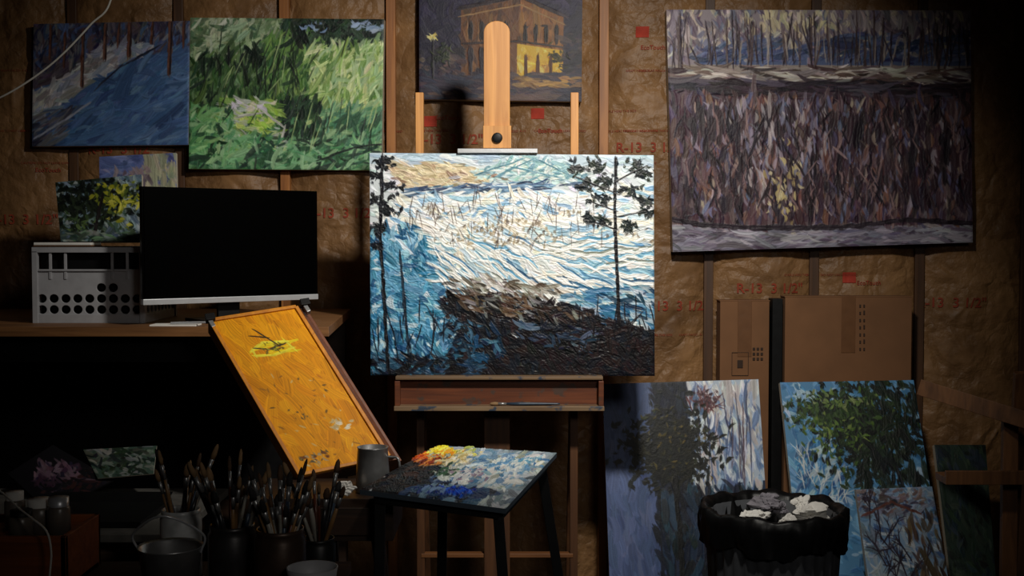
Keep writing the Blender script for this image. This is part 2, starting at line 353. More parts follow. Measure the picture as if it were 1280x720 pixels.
def p_right():
    c=Cv(833,12,1216,315,1.5,(80,66,70))
    c.poly([(833,12),(1216,12),(1216,88),(833,80)],(124,114,120))
    c.poly([(870,66),(930,44),(1000,58),(1080,40),(1140,52),(1216,34),(1216,84),(870,80)],(72,84,116))
    c.poly([(833,80),(1216,84),(1216,112),(833,98)],(130,120,114))
    c.poly([(833,98),(1216,110),(1216,292),(833,272)],(62,44,54))
    c.poly([(833,272),(900,286),(1216,290),(1216,315),(833,315)],(110,106,118))
    c.fill([(833,12),(1216,12),(1216,70),(833,70)],620,14,5,1.5,[(128,118,124),(98,86,96),(164,154,148),(78,68,80),(176,166,144),(96,98,122)],9,.5,cl=.35)
    c.fill([(930,14),(1040,14),(1040,40),(930,40)],40,11,5,1.4,[(200,190,150),(176,166,132)],8,.5,.8)
    c.fill([(870,62),(930,44),(1000,58),(1080,40),(1140,52),(1216,36),(1216,76),(870,76)],200,18,5,-.25,[(58,70,104),(44,52,80),(80,92,126)],8,.3)
    for i in range(120):
        x=RS.uniform(838,1214); c.line([(x,RS.uniform(72,88)),(x+RS.normal(0,5),RS.uniform(14,60))],RS.uniform(.8,2.4),[(46,34,38),(70,54,54),(38,28,38),(140,130,124)][RS.randint(4)],.9,.8)
    c.fill([(833,84),(1216,88),(1216,110),(833,98)],340,24,3.5,.05,[(176,170,160),(134,124,120),(92,74,70),(54,40,42),(196,190,184),(110,100,104)],8,.14,hh=1.5,cl=.35)
    c.fill([(833,99),(1216,108),(1216,130),(833,118)],240,26,4.5,.03,[(34,24,32),(54,40,48),(24,20,30),(76,68,82)],6,.08)
    c.fill([(833,118),(1216,126),(1216,290),(833,275)],1500,20,6,1.56,[(66,46,54),(44,32,42),(84,64,66),(34,24,34),(94,76,80),(70,64,88),(54,36,42),(104,72,62)],6,.16,k=.3,hh=1.2)
    c.fill([(860,125),(1200,130),(1200,275),(860,265)],520,13,3.4,1.5,[(140,132,146),(114,106,122),(164,158,164),(88,94,126),(104,72,64),(62,46,54),(150,136,120)],8,.3,.8,hh=1.2,cl=.35)
    c.fill([(850,140),(1200,140),(1200,262),(850,258)],180,24,7,1.56,[(36,24,32),(48,34,40),(26,20,30)],5,.12,.85)
    c.fill([(920,130),(1040,130),(1030,225),(930,225)],70,16,4,1.52,[(140,134,146),(110,108,130),(160,152,154)],6,.2,.8)
    c.dabs(974,236,20,44,44,7,[(186,170,116),(156,138,92),(196,184,146)],8,.8,ang=1.57)
    for i in range(120):
        x=RS.uniform(842,1210);y=RS.uniform(122,250);pts=[(x,y)]
        for j in range(RS.randint(2,7)): pts.append((pts[-1][0]+RS.normal(0,3),pts[-1][1]+8))
        c.line(pts,RS.uniform(1,3),[(28,18,24),(42,28,34),(22,16,26),(120,96,96)][RS.randint(4)],1,.8)
    c.fill([(833,280),(900,289),(1216,292),(1216,315),(833,315)],420,20,4,.08,[(118,114,128),(98,92,108),(140,136,146),(78,72,84)],7,.25,hh=1.1)
    c.line([(833,272),(870,281),(940,287),(1050,289),(1130,282),(1216,289)],6,(34,26,34),1)
    return c
def p_green():
    c=Cv(236,22,480,213,1.6,(60,88,54))
    c.poly([(236,22),(350,22),(350,110),(236,110)],(92,116,84))
    c.poly([(350,22),(480,22),(480,60),(420,80),(350,70)],(36,52,42))
    c.poly([(385,50),(480,45),(480,150),(385,150)],(132,160,96))
    c.poly([(236,150),(480,140),(480,213),(236,213)],(70,110,76))
    c.fill(None,1300,14,5,-1.2,None,12,.5)
    c.fill([(240,24),(350,24),(330,70),(240,80)],260,12,4,-.7,[(140,158,124),(104,128,96),(60,86,60),(170,182,154)],9,.6,cl=.35)
    c.fill([(240,70),(330,60),(320,140),(240,150)],300,17,4,-1.3,[(36,58,36),(20,34,26),(66,96,54),(96,122,78)],8,.45)
    c.fill([(330,40),(400,40),(390,130),(330,130)],280,18,4,-1.3,[(54,88,48),(92,130,66),(36,56,38),(120,148,84)],8,.45,cl=.35)
    for i in range(14):
        x=RS.uniform(300,380);c.line([(x,RS.uniform(100,140)),(x+RS.normal(0,14),RS.uniform(50,80))],RS.uniform(1.,2.),[(16,26,20),(28,44,28)][RS.randint(2)],1.2,.7)
    c.fill([(360,22),(480,22),(478,50),(420,62),(370,58)],220,9,5,-.2,[(18,26,24),(30,44,36),(12,20,20),(46,66,50)],6,.9)
    c.fill([(430,24),(480,24),(480,40),(445,36)],18,7,4,-.2,[(140,160,190),(160,176,196)],6,.5)
    c.dabs(388,32,20,8,10,5,[(140,160,186),(110,132,166)],6)
    c.fill([(385,60),(480,52),(480,145),(390,150)],560,17,4,-1.05,[(152,178,106),(184,200,136),(116,150,80),(88,120,62),(198,208,160),(148,174,126)],8,.45,hh=1.2,cl=.35)
    c.fill([(400,130),(480,125),(480,190),(400,190)],220,16,4,-.9,[(100,148,110),(72,124,96),(46,78,60),(132,166,120)],8,.5)
    c.fill([(350,125),(400,118),(400,175),(350,178)],110,13,5,-1.2,[(26,42,34),(42,66,46),(18,30,26)],6,.5)
    c.fill([(275,125),(345,125),(360,185),(265,190)],200,13,4.5,.3,[(150,182,90),(180,196,140),(120,156,64),(180,184,180),(90,128,62)],8,.5,hh=1.3,cl=.35)
    c.dabs(318,133,26,6,18,7,[(196,190,206),(208,202,180)],5,ang=.1); c.dabs(318,150,30,10,24,7,[(140,180,64),(186,200,110)],5,ang=.3)
    c.line([(296,146),(330,140),(356,158),(352,176)],2.6,(176,176,170),1)
    c.fill([(236,165),(480,182),(480,213),(236,213)],400,16,4,-.35,[(116,166,118),(80,138,94),(50,88,64),(140,178,136),(36,54,46)],8,.7,cl=.35)
    c.fill([(236,130),(290,140),(290,200),(236,200)],170,13,4,-.6,[(76,132,84),(104,156,100),(34,60,42),(140,178,126)],8,.7,cl=.35)
    for i in range(50):
        x=RS.uniform(240,470);y=RS.uniform(60,190);c.line([(x,y),(x+RS.uniform(2,12),y-RS.uniform(12,36))],1.2,[(22,32,26),(166,186,130)][RS.randint(2)],.6,.7)
    c.line([(400,200),(440,185),(480,178)],2,(28,40,36),1)
    return c
def p_snowpath():
    c=Cv(40,26,238,183,1.5,(60,84,124))
    c.poly([(40,26),(238,26),(238,60),(150,66),(100,90),(40,110)],(70,62,72))
    c.poly([(120,58),(210,52),(160,72),(110,100),(60,140),(40,146),(40,118),(80,98)],(150,150,156))
    c.fill(None,800,17,6,-.5,None,9,.3)
    c.fill([(40,28),(238,28),(238,52),(130,58),(40,95)],360,13,4,-1.3,[(50,48,66),(80,70,74),(40,44,66),(100,96,104),(66,82,120)],8,.5)
    c.fill([(120,58),(205,54),(155,74),(110,102),(60,142),(40,146),(40,118),(80,98)],230,15,5,-.6,[(150,154,160),(170,166,162),(118,126,146),(120,116,118)],8,.4)
    c.fill([(205,60),(238,70),(238,181),(60,181),(130,100)],420,21,6.5,-.55,[(58,86,126),(66,96,138),(48,72,110),(80,108,144)],5,.35,hh=.8)
    c.fill([(40,140),(100,130),(70,181),(40,181)],110,17,3.5,-.6,[(40,44,58),(80,78,84),(56,70,100),(100,100,108)],7,.2)
    c.line([(44,172),(80,150),(112,128)],2.6,(130,134,150),1)
    c.line([(200,56),(150,82),(120,110)],2,(30,34,50),1)
    for x,y0,y1,w in [(103,36,106,4),(131,30,72,4),(162,28,68,5),(213,28,92,5.5),(80,40,80,3),(190,28,52,3),(62,30,70,3),(148,30,55,2.5),(230,28,56,3)]:
        c.line([(x,y0),(x-1,y1)],w,(92,58,46),.6); c.line([(x+1.5,y0),(x+.5,y1)],w*.35,(40,30,34),.5)
    return c
def p_night():
    c=Cv(524,-16,728,127,1.7,(40,36,62))
    c.fill([(524,-16),(728,-16),(728,60),(524,60)],420,15,6,.3,[(42,38,70),(34,30,56),(54,48,80),(46,44,64)],5,.8,hh=.5)
    c.poly([(576,12),(650,-4),(650,98),(576,98)],(122,78,48)); c.poly([(650,-4),(704,20),(704,98),(650,98)],(150,96,50))
    c.fill([(578,12),(650,-2),(650,96),(578,96)],150,10,4.5,1.5,[(120,80,52),(96,62,46),(140,94,58),(84,54,44)],6,.4,hh=.5)
    c.fill([(650,0),(702,22),(702,96),(650,96)],110,10,4.5,1.5,[(150,98,54),(120,78,48),(170,114,62)],6,.4,hh=.5)
    c.poly([(646,54),(703,62),(703,96),(646,96)],(234,190,60))
    c.fill([(648,58),(702,64),(702,94),(648,94)],60,7,5,1.4,[(246,210,80),(230,176,50),(252,230,130),(190,130,50)],8,.5,hh=.5)
    c.line([(574,10),(650,-6),(706,19)],4.5,(48,34,44),.4); c.line([(576,20),(650,5),(704,29)],1.8,(180,140,94),.4)
    for x in (656,669,682,695): c.line([(x,34),(x,50)],5,(36,28,34),.2); c.dabs(x,33,3,2,3,4,[(36,28,34)],3)
    for x in (588,602,616,632): c.line([(x,30),(x,48)],5.5,(34,26,34),.2); c.line([(x,62),(x,90)],6,(50,40,54),.2); c.line([(x-4,30),(x-4,48)],1,(170,126,80),.2)
    c.line([(578,55),(648,51),(703,58)],2.5,(60,42,44),.3)
    for x in (657,672,688): c.line([(x,70),(x,94)],4,(90,50,26),.2)
    c.fill([(524,62),(578,60),(578,98),(524,98)],80,9,5,.1,[(84,68,72),(48,42,58),(110,92,84),(40,36,50)],8,.5,hh=.5)
    c.fill([(704,40),(728,40),(728,96),(704,96)],60,10,4,.1,[(50,44,60),(80,64,66),(32,30,44)],8,.5,hh=.5)
    c.fill([(524,96),(728,92),(728,127),(524,127)],330,20,5,.05,[(64,52,72),(86,68,76),(46,38,60),(110,86,80),(52,58,80)],6,.2,hh=.6)
    c.fill([(640,97),(728,96),(728,108),(640,108)],40,12,4,.05,[(190,146,76),(150,112,74)],8,.2)
    c.dabs(541,46,4,4,14,4,[(240,214,110),(255,240,170)],4); c.line([(541,52),(541,96)],2,(24,22,28),.3)
    c.dabs(551,72,12,14,40,5,[(20,26,26),(34,46,34),(60,70,40)],5); c.dabs(694,72,10,12,24,5,[(30,34,26),(70,66,30)],5)
    return c
def p_tree_small():
    c=Cv(68,217,180,303,1.5,(56,70,70))
    c.fill([(68,217),(180,217),(180,303),(68,303)],260,12,5,.5,[(110,130,150),(84,102,120),(64,84,76),(140,150,150)],8,.7)
    c.fill([(142,230),(180,222),(180,303),(150,303)],100,14,4,1.2,[(130,146,150),(160,170,170),(94,112,122)],8,.4)
    c.dabs(112,250,64,36,340,8,[(14,20,16),(22,30,20),(30,40,26),(10,14,14)],5)
    c.dabs(146,246,28,26,90,6,[(150,150,40),(110,120,36),(180,176,70),(70,84,30)],8)
    c.dabs(96,278,40,16,40,6,[(56,76,46),(80,100,56),(24,34,26)],8)
    c.line([(112,303),(120,270),(128,240)],4,(20,16,16),.8)
    c.fill([(75,290),(170,290),(170,303),(75,303)],50,12,4,.1,[(84,110,84),(50,64,56),(120,130,120)],8,.4)
    return c
def p_blue_small():
    c=Cv(122,191,222,303,1.3,(90,100,150))
    c.fill(None,240,16,7,.2,[(80,94,146),(100,112,160),(66,78,122),(116,118,146)],6,.4)
    c.fill([(182,191),(222,191),(222,303),(186,303)],120,16,6,1.4,[(150,150,126),(128,132,108),(166,158,134)],7,.3)
    c.fill([(140,212),(186,208),(186,230),(140,230)],40,9,4,1.4,[(90,76,88),(130,114,116)],6,.4)
    return c
def p_lean_big():
    c=Cv(750,472,972,790,1.4,(60,72,110))
    c.poly([(750,472),(816,472),(822,790),(750,790)],(78,94,136))
    c.poly([(816,472),(872,472),(872,790),(816,790)],(24,30,48))
    c.poly([(868,472),(972,472),(972,620),(868,620)],(176,190,206))
    c.poly([(868,612),(972,605),(972,790),(820,790)],(30,46,70))
    c.fill([(750,472),(818,472),(824,790),(750,790)],380,26,10,1.5,[(80,96,138),(68,84,122),(60,76,116),(86,98,134)],3,.25,hh=.3)
    c.fill([(815,472),(872,472),(872,640),(820,790)],260,18,7,1.5,[(20,24,38),(26,34,50),(14,18,28)],4,.3,hh=.4)
    c.fill([(870,474),(972,474),(966,614),(874,612)],480,17,5,1.5,[(206,214,222),(160,180,206),(222,224,224),(112,140,180),(84,104,144),(190,184,184)],8,.25,hh=1.1,cl=.35)
    for i in range(20):
        x=RS.uniform(880,960); c.line([(x,RS.uniform(480,540)),(x+RS.normal(0,5),RS.uniform(550,612))],1.3,[(50,50,70),(80,60,70),(60,84,130)][RS.randint(3)],1,.7)
    for i in range(12): c.twig(895+RS.normal(0,7),512,RS.uniform(10,22),RS.uniform(-2.9,-.2),1.4,(96,50,54),1)
    c.dabs(897,497,24,16,50,5,[(84,54,60),(60,40,48),(110,74,76)],6)
    c.dabs(842,562,54,50,720,8,[(12,15,14),(20,22,16),(28,28,18),(9,12,12),(16,22,20)],3,hh=.5)
    c.dabs(845,552,52,40,60,5,[(74,66,28),(56,54,28),(96,80,34),(44,52,30)],8,hh=.7)
    c.dabs(800,558,20,14,50,6,[(38,36,20),(16,18,16)],6)
    c.fill([(824,620),(972,612),(972,790),(824,790)],320,22,7,1.5,[(18,28,44),(30,50,70),(14,20,28),(40,68,90),(20,32,30)],6,.3)
    c.line([(846,600),(850,700),(852,790)],7,(12,14,16),1)
    return c
def p_lean_leaf():
    c=Cv(972,472,1200,810,1.4,(80,130,170))
    c.fill(None,500,16,7,.5,[(84,140,186),(110,160,200),(160,186,206),(60,110,156)],6,.6)
    c.fill([(980,560),(1060,540),(1060,640),(995,640)],200,14,4.5,-.8,[(84,146,190),(56,110,160),(170,190,200),(40,76,120)],7,.5)
    for i in range(16): c.twig(RS.uniform(990,1060),RS.uniform(580,640),20,RS.uniform(-2.2,-.6),1.4,(196,202,204),1)
    c.dabs(1105,535,74,66,820,9,[(18,28,20),(28,44,26),(12,18,16),(38,56,30)],4,hh=.7)
    c.dabs(1040,512,64,22,260,8,[(24,40,24),(42,64,32),(56,78,38),(20,28,20)],6,hh=.8)
    c.dabs(1070,498,90,16,60,6,[(100,122,60),(78,102,48),(118,130,84)],7)
    c.dabs(1050,548,56,30,100,6,[(84,110,46),(64,90,38),(110,128,60),(40,60,30)],7)
    c.fill([(1090,560),(1200,540),(1200,810),(1070,810)],420,16,7,1.3,[(14,22,18),(22,34,26),(10,16,18),(32,46,34)],5,.5)
    c.fill([(1135,474),(1200,474),(1200,560),(1140,560)],90,14,6,1.3,[(16,24,18),(26,38,26),(12,18,16)],5,.5)
    c.dabs(1010,488,26,10,16,6,[(160,186,200),(120,158,196)],5)
    return c
def p_lean_twig():
    c=Cv(1068,606,1212,842,1.4,(130,160,190))
    c.fill(None,520,16,5.5,.8,[(160,176,190),(92,128,166),(70,104,150),(176,184,188),(110,122,140)],8,.7,cl=.35)
    c.fill([(1068,606),(1190,606),(1190,640),(1068,640)],120,12,4.5,-.2,[(84,72,78),(120,98,94),(56,54,70),(136,146,166)],8,.4)
    for i in range(16): c.twig(RS.uniform(1085,1190),RS.uniform(630,790),34,RS.uniform(-2.4,-.6),2.,(44,36,48),2)
    c.line([(1075,640),(1130,624),(1180,640)],3,(100,60,54),.8)
    c.fill([(1150,640),(1212,640),(1212,842),(1165,842)],120,18,5,1.4,[(80,64,50),(110,88,64),(56,48,48)],8,.3)
    return c
def p_dark(x0,y0,x1,y1,cols):
    c=Cv(x0,y0,x1,y1,1.0,cols[0]); c.fill(None,260,18,7,1.2,cols,6,.6); return c

canvas('winter_river_painting',quad([(462,191),(817,194),(818.5,470),(463.5,469)],[3.75]*4),p_center(),.025,.0030,PAINT,gain=.96)
HD=4.350
def hung(name,pts,cv,gain=1.,rel=.0018,hd=HD): canvas(name,quad(pts,[hd]*4),cv,4.3935-HD,rel,gain=gain)
hung('pond_reflection_painting',[(833,12),(1213,13),(1216,303),(841,315)],p_right(),1.35,.0022,4.335)
hung('green_garden_painting',[(238,22),(480,24),(477,213),(236,211)],p_green(),1.1)
hung('snowy_path_painting',[(42,30),(237.5,26),(235.5,181),(40,183)],p_snowpath(),1.1)
hung('night_street_painting',[(524,-16),(728,-14),(727,127),(524,124)],p_night(),.6,.0010)
canvas('small_blue_painting',quad([(124,196),(220,191),(222,300.5),(125,300.5)],[3.87,3.87,3.82,3.82]),p_blue_small(),.015,.001)
canvas('small_tree_painting',quad([(69,228),(177,218),(179,301),(76,302)],[3.80,3.80,3.72,3.72]),p_tree_small(),.015,.0013)
canvas('autumn_tree_painting',quad([(753,480),(948,474),(968,783),(764,783)],[4.22,4.22,4.0,4.0]),p_lean_big(),.025,.0014)
canvas('leafy_branch_painting',quad([(975,478),(1142,475),(1192,800),(1009,800)],[4.14,4.14,3.86,3.86]),p_lean_leaf(),.025,.0014)
canvas('snowy_twig_painting',quad([(1070,612),(1165,608),(1206,840),(1101,840)],[3.72,3.72,3.60,3.60]),p_lean_twig(),.022,.0014,gain=.85)
canvas('dark_forest_painting',quad([(1168,556),(1232,556),(1250,790),(1196,790)],[4.12,4.12,3.92,3.92]),p_dark(1160,550,1265,820,[(34,48,40),(22,30,28),(50,64,50),(28,40,50)]),.022,.001)

# ================================================================== ROOM
ST=[-.053+.388*k for k in range(-6,7)]
x0w,x1w,z0w,z1w=-2.6,2.6,0.,2.5; NX,NZ=820,400
GX,GZ=np.meshgrid(np.linspace(x0w,x1w,NX),np.linspace(z0w,z1w,NZ))
t=((GX+.053)/.388)%1.
bayi=np.floor((GX+.053)/.388)
hw=-.04+.042*np.sin(np.pi*t)**.5
pil=np.abs(np.sin((GZ+bayi*.37)*np.pi/.62+vnoise(GX,GZ,3,5)*1.5))**.5
hw+= .012*(pil-.6)*np.sin(np.pi*t)
hw+=.014*(vnoise(GX,GZ,7,1)-.5)+.006*(vnoise(GX,GZ,17,2)-.5)+.003*(vnoise(GX,GZ,40,3)-.5)
dx=(x1w-x0w)/(NX-1);dz=(z1w-z0w)/(NZ-1)
for i in range(700):
    cx=RS.uniform(x0w,x1w);cz=RS.uniform(z0w,z1w);L=RS.uniform(.05,.2);w=RS.uniform(.005,.014);a=RS.uniform(0,3.14);am=RS.uniform(.003,.009)*RS.choice([-1,1])
    ia,ib=max(0,int((cx-L-x0w)/dx)),min(NX,int((cx+L-x0w)/dx)); ja,jb=max(0,int((cz-L)/dz)),min(NZ,int((cz+L)/dz))
    if ia>=ib or ja>=jb: continue
    X=GX[ja:jb,ia:ib]-cx;Z=GZ[ja:jb,ia:ib]-cz;u=X*math.cos(a)+Z*math.sin(a);v=-X*math.sin(a)+Z*math.cos(a)+.8*u*u
    hw[ja:jb,ia:ib]+=am*np.exp(-np.abs(v)/w)*np.clip(1-np.abs(u)/L,0,1)
hw=np.minimum(hw,.034)
def hwall(x,z):
    i=min(NX-1,max(0,int(round((x-x0w)/dx))));j=min(NZ-1,max(0,int(round((z-z0w)/dz)))); return hw[j,i]
V=np.stack([GX,-hw,GZ],-1).reshape(-1,3); idx=np.arange(NX*NZ).reshape(NZ,NX)
fq=np.stack([idx[:-1,:-1],idx[:-1,1:],idx[1:,1:],idx[1:,:-1]],-1).reshape(-1,4)
me=bpy.data.meshes.new('wall_back'); me.vertices.add(len(V)); me.vertices.foreach_set('co',V.astype('f').ravel())
me.loops.add(fq.size); me.loops.foreach_set('vertex_index',fq.astype('i').ravel()); me.polygons.add(len(fq)); me.polygons.foreach_set('loop_start',np.arange(0,fq.size,4,dtype='i'))
me.update(calc_edges=True); me.polygons.foreach_set('use_smooth',np.ones(len(fq),bool)); me.materials.append(kraft('kraft_insulation_paper'))
wall=bpy.data.objects.new('wall_back',me); scene.collection.objects.link(wall)
def child(o,name): o.name=name; o.parent=wall
for k,x in enumerate(ST):
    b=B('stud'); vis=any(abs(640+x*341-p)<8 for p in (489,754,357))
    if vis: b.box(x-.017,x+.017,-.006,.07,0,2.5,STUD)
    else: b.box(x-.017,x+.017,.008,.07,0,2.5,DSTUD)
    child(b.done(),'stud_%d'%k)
b=B('sheathing'); b.box(-2.6,2.6,.09,.11,0,2.5,DKWOOD); child(b.done(0),'sheathing')
def walltext(txt,px,py,size,mat,bold=0.,rot=0):
    cu=bpy.data.curves.new('t','FONT'); cu.body=txt; cu.size=size; cu.offset=bold; cu.align_x='CENTER'; cu.resolution_u=3
    o=bpy.data.objects.new('t',cu); scene.collection.objects.link(o); bpy.context.view_layer.update()
    m2=bpy.data.meshes.new_from_object(o.evaluated_get(bpy.context.evaluated_depsgraph_get())); bpy.data.objects.remove(o)
    p=P(px,py,4.4)
    for v in m2.vertices:
        x,z=v.co.x,v.co.y
        if rot: x,z=-z,x
        x+=p.x;z+=p.z; v.co=(x,-hwall(x,z)-.004,z)
    m2.materials.clear(); m2.materials.append(mat); o=bpy.data.objects.new('printed_text',m2); scene.collection.objects.link(o); child(o,'printed_text')
for px,py in [(562,180),(428,272),(152,192),(812,190),(962,366),(845,388),(1190,384),(300,251),(30,280)]:
    walltext("R-13  3 1/2''",px,py,.05,RED,.0009)
for px,py in [(688,166),(816,62),(1086,356),(560,150),(60,215)]:
    walltext("EcoTouch",px,py,.022,RED,.0004)
for px,py in [(672,142),(803,40),(1062,347),(538,152)]:
    p=P(px,py,4.4); b=B('label'); s_=.024
    n_=7;vs=[];fs=[]
    for j in range(n_):
        for i in range(n_):
            x=p.x-s_+2*s_*i/(n_-1);z=p.z-s_*.8+1.6*s_*j/(n_-1); vs.append((x,-hwall(x,z)-.003,z))
    for j in range(n_-1):
        for i in range(n_-1): fs.append((j*n_+i,j*n_+i+1,(j+1)*n_+i+1,(j+1)*n_+i))
    b.add(vs,fs,REDP); child(b.done(0),'printed_label')
for px in (540,575,640,700,735,775,800,820,866,905,1000,1040,1120,1170,20,60,170,200,410,440,470):
    for py in (90,140,165,205,345,420):
        if RS.rand()<.5: walltext(random.choice(["FIBERGLAS INSULATION","KRAFT FACED  R-13","STAPLE HERE THIS SIDE","CAUTION: DO NOT LEAVE EXPOSED"]),px,py,.0115,RED,0)
b=B('floor'); b.box(-2.6,2.6,-5.6,.1,-.05,0,CONC); b.done(0)
b=B('ceiling'); b.box(-2.6,2.6,-5.6,.1,2.5,2.55,DKWOOD)
for k in range(9): b.box(-2.5+k*.6,-2.46+k*.6,-5.6,.0,2.4,2.5,DSTUD)
b.done(0)
for nm,x in (('wall_left',-2.65),('wall_right',2.6)):
    b=B(nm); b.box(x,x+.05,-5.6,.1,0,2.5,CARD)
    for k in range(12):
        y=-5.3+k*.45; b.box(x+(.05 if x<0 else -.04),x+(.09 if x<0 else 0),y,y+.04,0,2.4,DSTUD)
    b.done(0)

# ================================================================== EASEL
b=B('wooden_easel')
DE=3.80; yE=CY+DE
def px2(px,py,d=DE): return P(px,py,d)
zt=px2(621,26).z
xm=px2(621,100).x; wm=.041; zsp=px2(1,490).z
pr=[(xm-wm,zsp),(xm+wm,zsp)]+[(xm+wm*math.cos(a),zt-.035+.035*math.sin(a)) for a in np.linspace(0,math.pi,12)]
n=len(pr); vs=[(x,yE,z) for x,z in pr]+[(x,yE+.028,z) for x,z in pr]
b.add(vs,[tuple(range(n))[::-1],tuple(range(n,2*n))]+[(i,(i+1)%n,n+(i+1)%n,n+i) for i in range(n)],PINE)
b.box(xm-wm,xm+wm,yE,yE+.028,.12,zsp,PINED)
for px in (524,718.5):
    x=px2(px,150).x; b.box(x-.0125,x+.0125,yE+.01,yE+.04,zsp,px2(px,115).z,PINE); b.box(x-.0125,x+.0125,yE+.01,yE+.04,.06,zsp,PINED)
xl,xr=px2(524,1).x,px2(718,1).x
b.box(xl-.012,xr+.012,yE+.03,yE+.055,px2(1,395).z,px2(1,380).z,PINEX)
b.box(xl,xr,yE+.008,yE+.038,px2(1,698).z,px2(1,693).z,PINEX)
for x in (xl,xr):
    b.box(x-.025,x+.025,yE-.30,yE+.36,0.0,.06,PINEX)
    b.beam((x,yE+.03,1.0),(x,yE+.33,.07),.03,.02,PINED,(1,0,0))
b.box(xl,xr,yE+.28,yE+.31,.03,.07,PINEX); b.box(xl,xr,yE-.0,yE+.03,.10,.16,PINEX)
c0=px2(572,186,3.745);c1=px2(672,186,3.745)
b.box(c0.x,c1.x,yE-.065,yE+.0,px2(1,191.5,3.745).z,px2(1,186,3.745).z,ALU)
b.box(px2(604,1).x,px2(639,1).x,yE-.028,yE,px2(1,186).z,px2(1,158).z,PINE)
k=px2(621.5,172,3.76); b.rod(k,k+Vector((0,.06,0)),[(0,.008),(.03,.016),(.45,.018),(.55,.008),(1,.006)],BLACK,20)
a0=px2(494,472,3.70);a1=px2(754,472,3.70); yL=CY+3.70
zT=px2(1,471,3.70).z;zB=px2(1,513,3.70).z
b.box(a0.x,a1.x,yL+.005,yE-.002,zT-.010,zT,LEDGET)
b.box(a0.x+.005,a1.x-.005,yL+.035,yE-.002,zB+.012,zT-.010,LEDGE)
b.box(a0.x-.003,a1.x+.003,yL-.015,yE-.002,zB,zB+.014,LEDGET)
b.box(a0.x-.002,a0.x+.014,yL,yL+.04,zB+.014,zT-.014,LEDGE)
b.box(a1.x-.014,a1.x+.002,yL,yL+.04,zB+.014,zT-.014,LEDGE)
b.done()
def brush(b,p,q,r=.0045):
    p=Vector(p);q=Vector(q);h=HAND[random.randrange(5)];br=BRIST[random.randrange(3)]
    f=p.lerp(q,.76);g=p.lerp(q,.88)
    b.rod(p,f,[(0,r*.45),(.05,r*.6),(.75,r*1.1),(1,r*.75)],h,8); b.rod(f,g,[(0,r*.8),(1,r*.95)],STEEL,8)
    b.rod(g,q,[(0,r*.95),(.35,r*1.25),(.8,r*.9),(1,r*.3)],br,8)
b=B('paintbrush'); p=px2(700,500.5,3.70);q=px2(612,497.5,3.70); p.z=q.z=zB+.0205; brush(b,p,q,.005); b.done(0)
b=B('palette_knife'); p=px2(650,500,3.715);q=px2(690,498,3.71);p.z=q.z=zB+.019
b.rod(p,p.lerp(q,.45),[(0,.004),(.5,.006),(1,.004)],HAND[2],8); b.beam(p.lerp(q,.45),q,.010,.002,ALU,(0,0,1)); b.done(0)

# ================================================================== BENCH + things on it
zb=1.052
b=B('workbench')
fl_=P(-60,410,3.42);fr=P(411,412,3.42);brr=P(438,380,4.33)
b.hexa([(-1.95,fl_.y,zb-.028),(fr.x,fr.y,zb-.028),(brr.x+.0,CY+4.33,zb-.028),(-1.95,CY+4.33,zb-.028),(-1.95,fl_.y,zb),(fr.x,fr.y,zb),(brr.x,CY+4.33,zb),(-1.95,CY+4.33,zb)],BENCH)
for x in (-1.9,-.62):
    for y in (CY+3.5,CY+4.25): b.box(x-.03,x+.03,y-.03,y+.03,0,zb-.028,DKWOOD)
b.box(-1.9,-.62,CY+3.5,CY+3.53,zb-.11,zb-.028,BLACK)
b.box(-1.93,-.60,CY+4.27,CY+4.29,.05,zb-.028,BLACK)  # black panels added to stand in for the dark void under the bench
b.box(-1.9,-.62,CY+3.52,CY+4.25,.35,.375,DKWOOD)
b.done()
b=B('computer_monitor')
ml=P(177,236,3.45);mr_=P(397,236,3.80); zt_=(ml.z+mr_.z)/2; zm=zt_-.325
ex=Vector((mr_.x-ml.x,mr_.y-ml.y,0)); Wm=ex.length; ex.normalize(); nn=Vector((ex.y,-ex.x,0))
if nn.y>0: nn=-nn
o=Vector((ml.x,ml.y,0))
def MB(u0,u1,n0,n1,z0,z1,mat):
    f=lambda u,nv,z:o+ex*u-nn*nv+Vector((0,0,z))
    b.hexa([f(u0,n0,z0),f(u1,n0,z0),f(u1,n1,z0),f(u0,n1,z0),f(u0,n0,z1),f(u1,n0,z1),f(u1,n1,z1),f(u0,n1,z1)],mat)
MB(0,Wm,.003,.02,zm,zt_,SCREEN); MB(.006,Wm-.006,0.,.004,zm+.006,zt_-.006,SCREEN)
MB(0,Wm,-.001,.02,zm-.017,zm,ALU); MB(.1,Wm-.1,.02,.05,zm+.06,zt_-.06,BLACK)
MB(Wm/2-.035,Wm/2+.035,.04,.055,zb+.008,zm+.12,BLACK); MB(Wm/2-.10,Wm/2+.10,-.02,.14,zb,zb+.01,BLACK)
b.done(.0015)
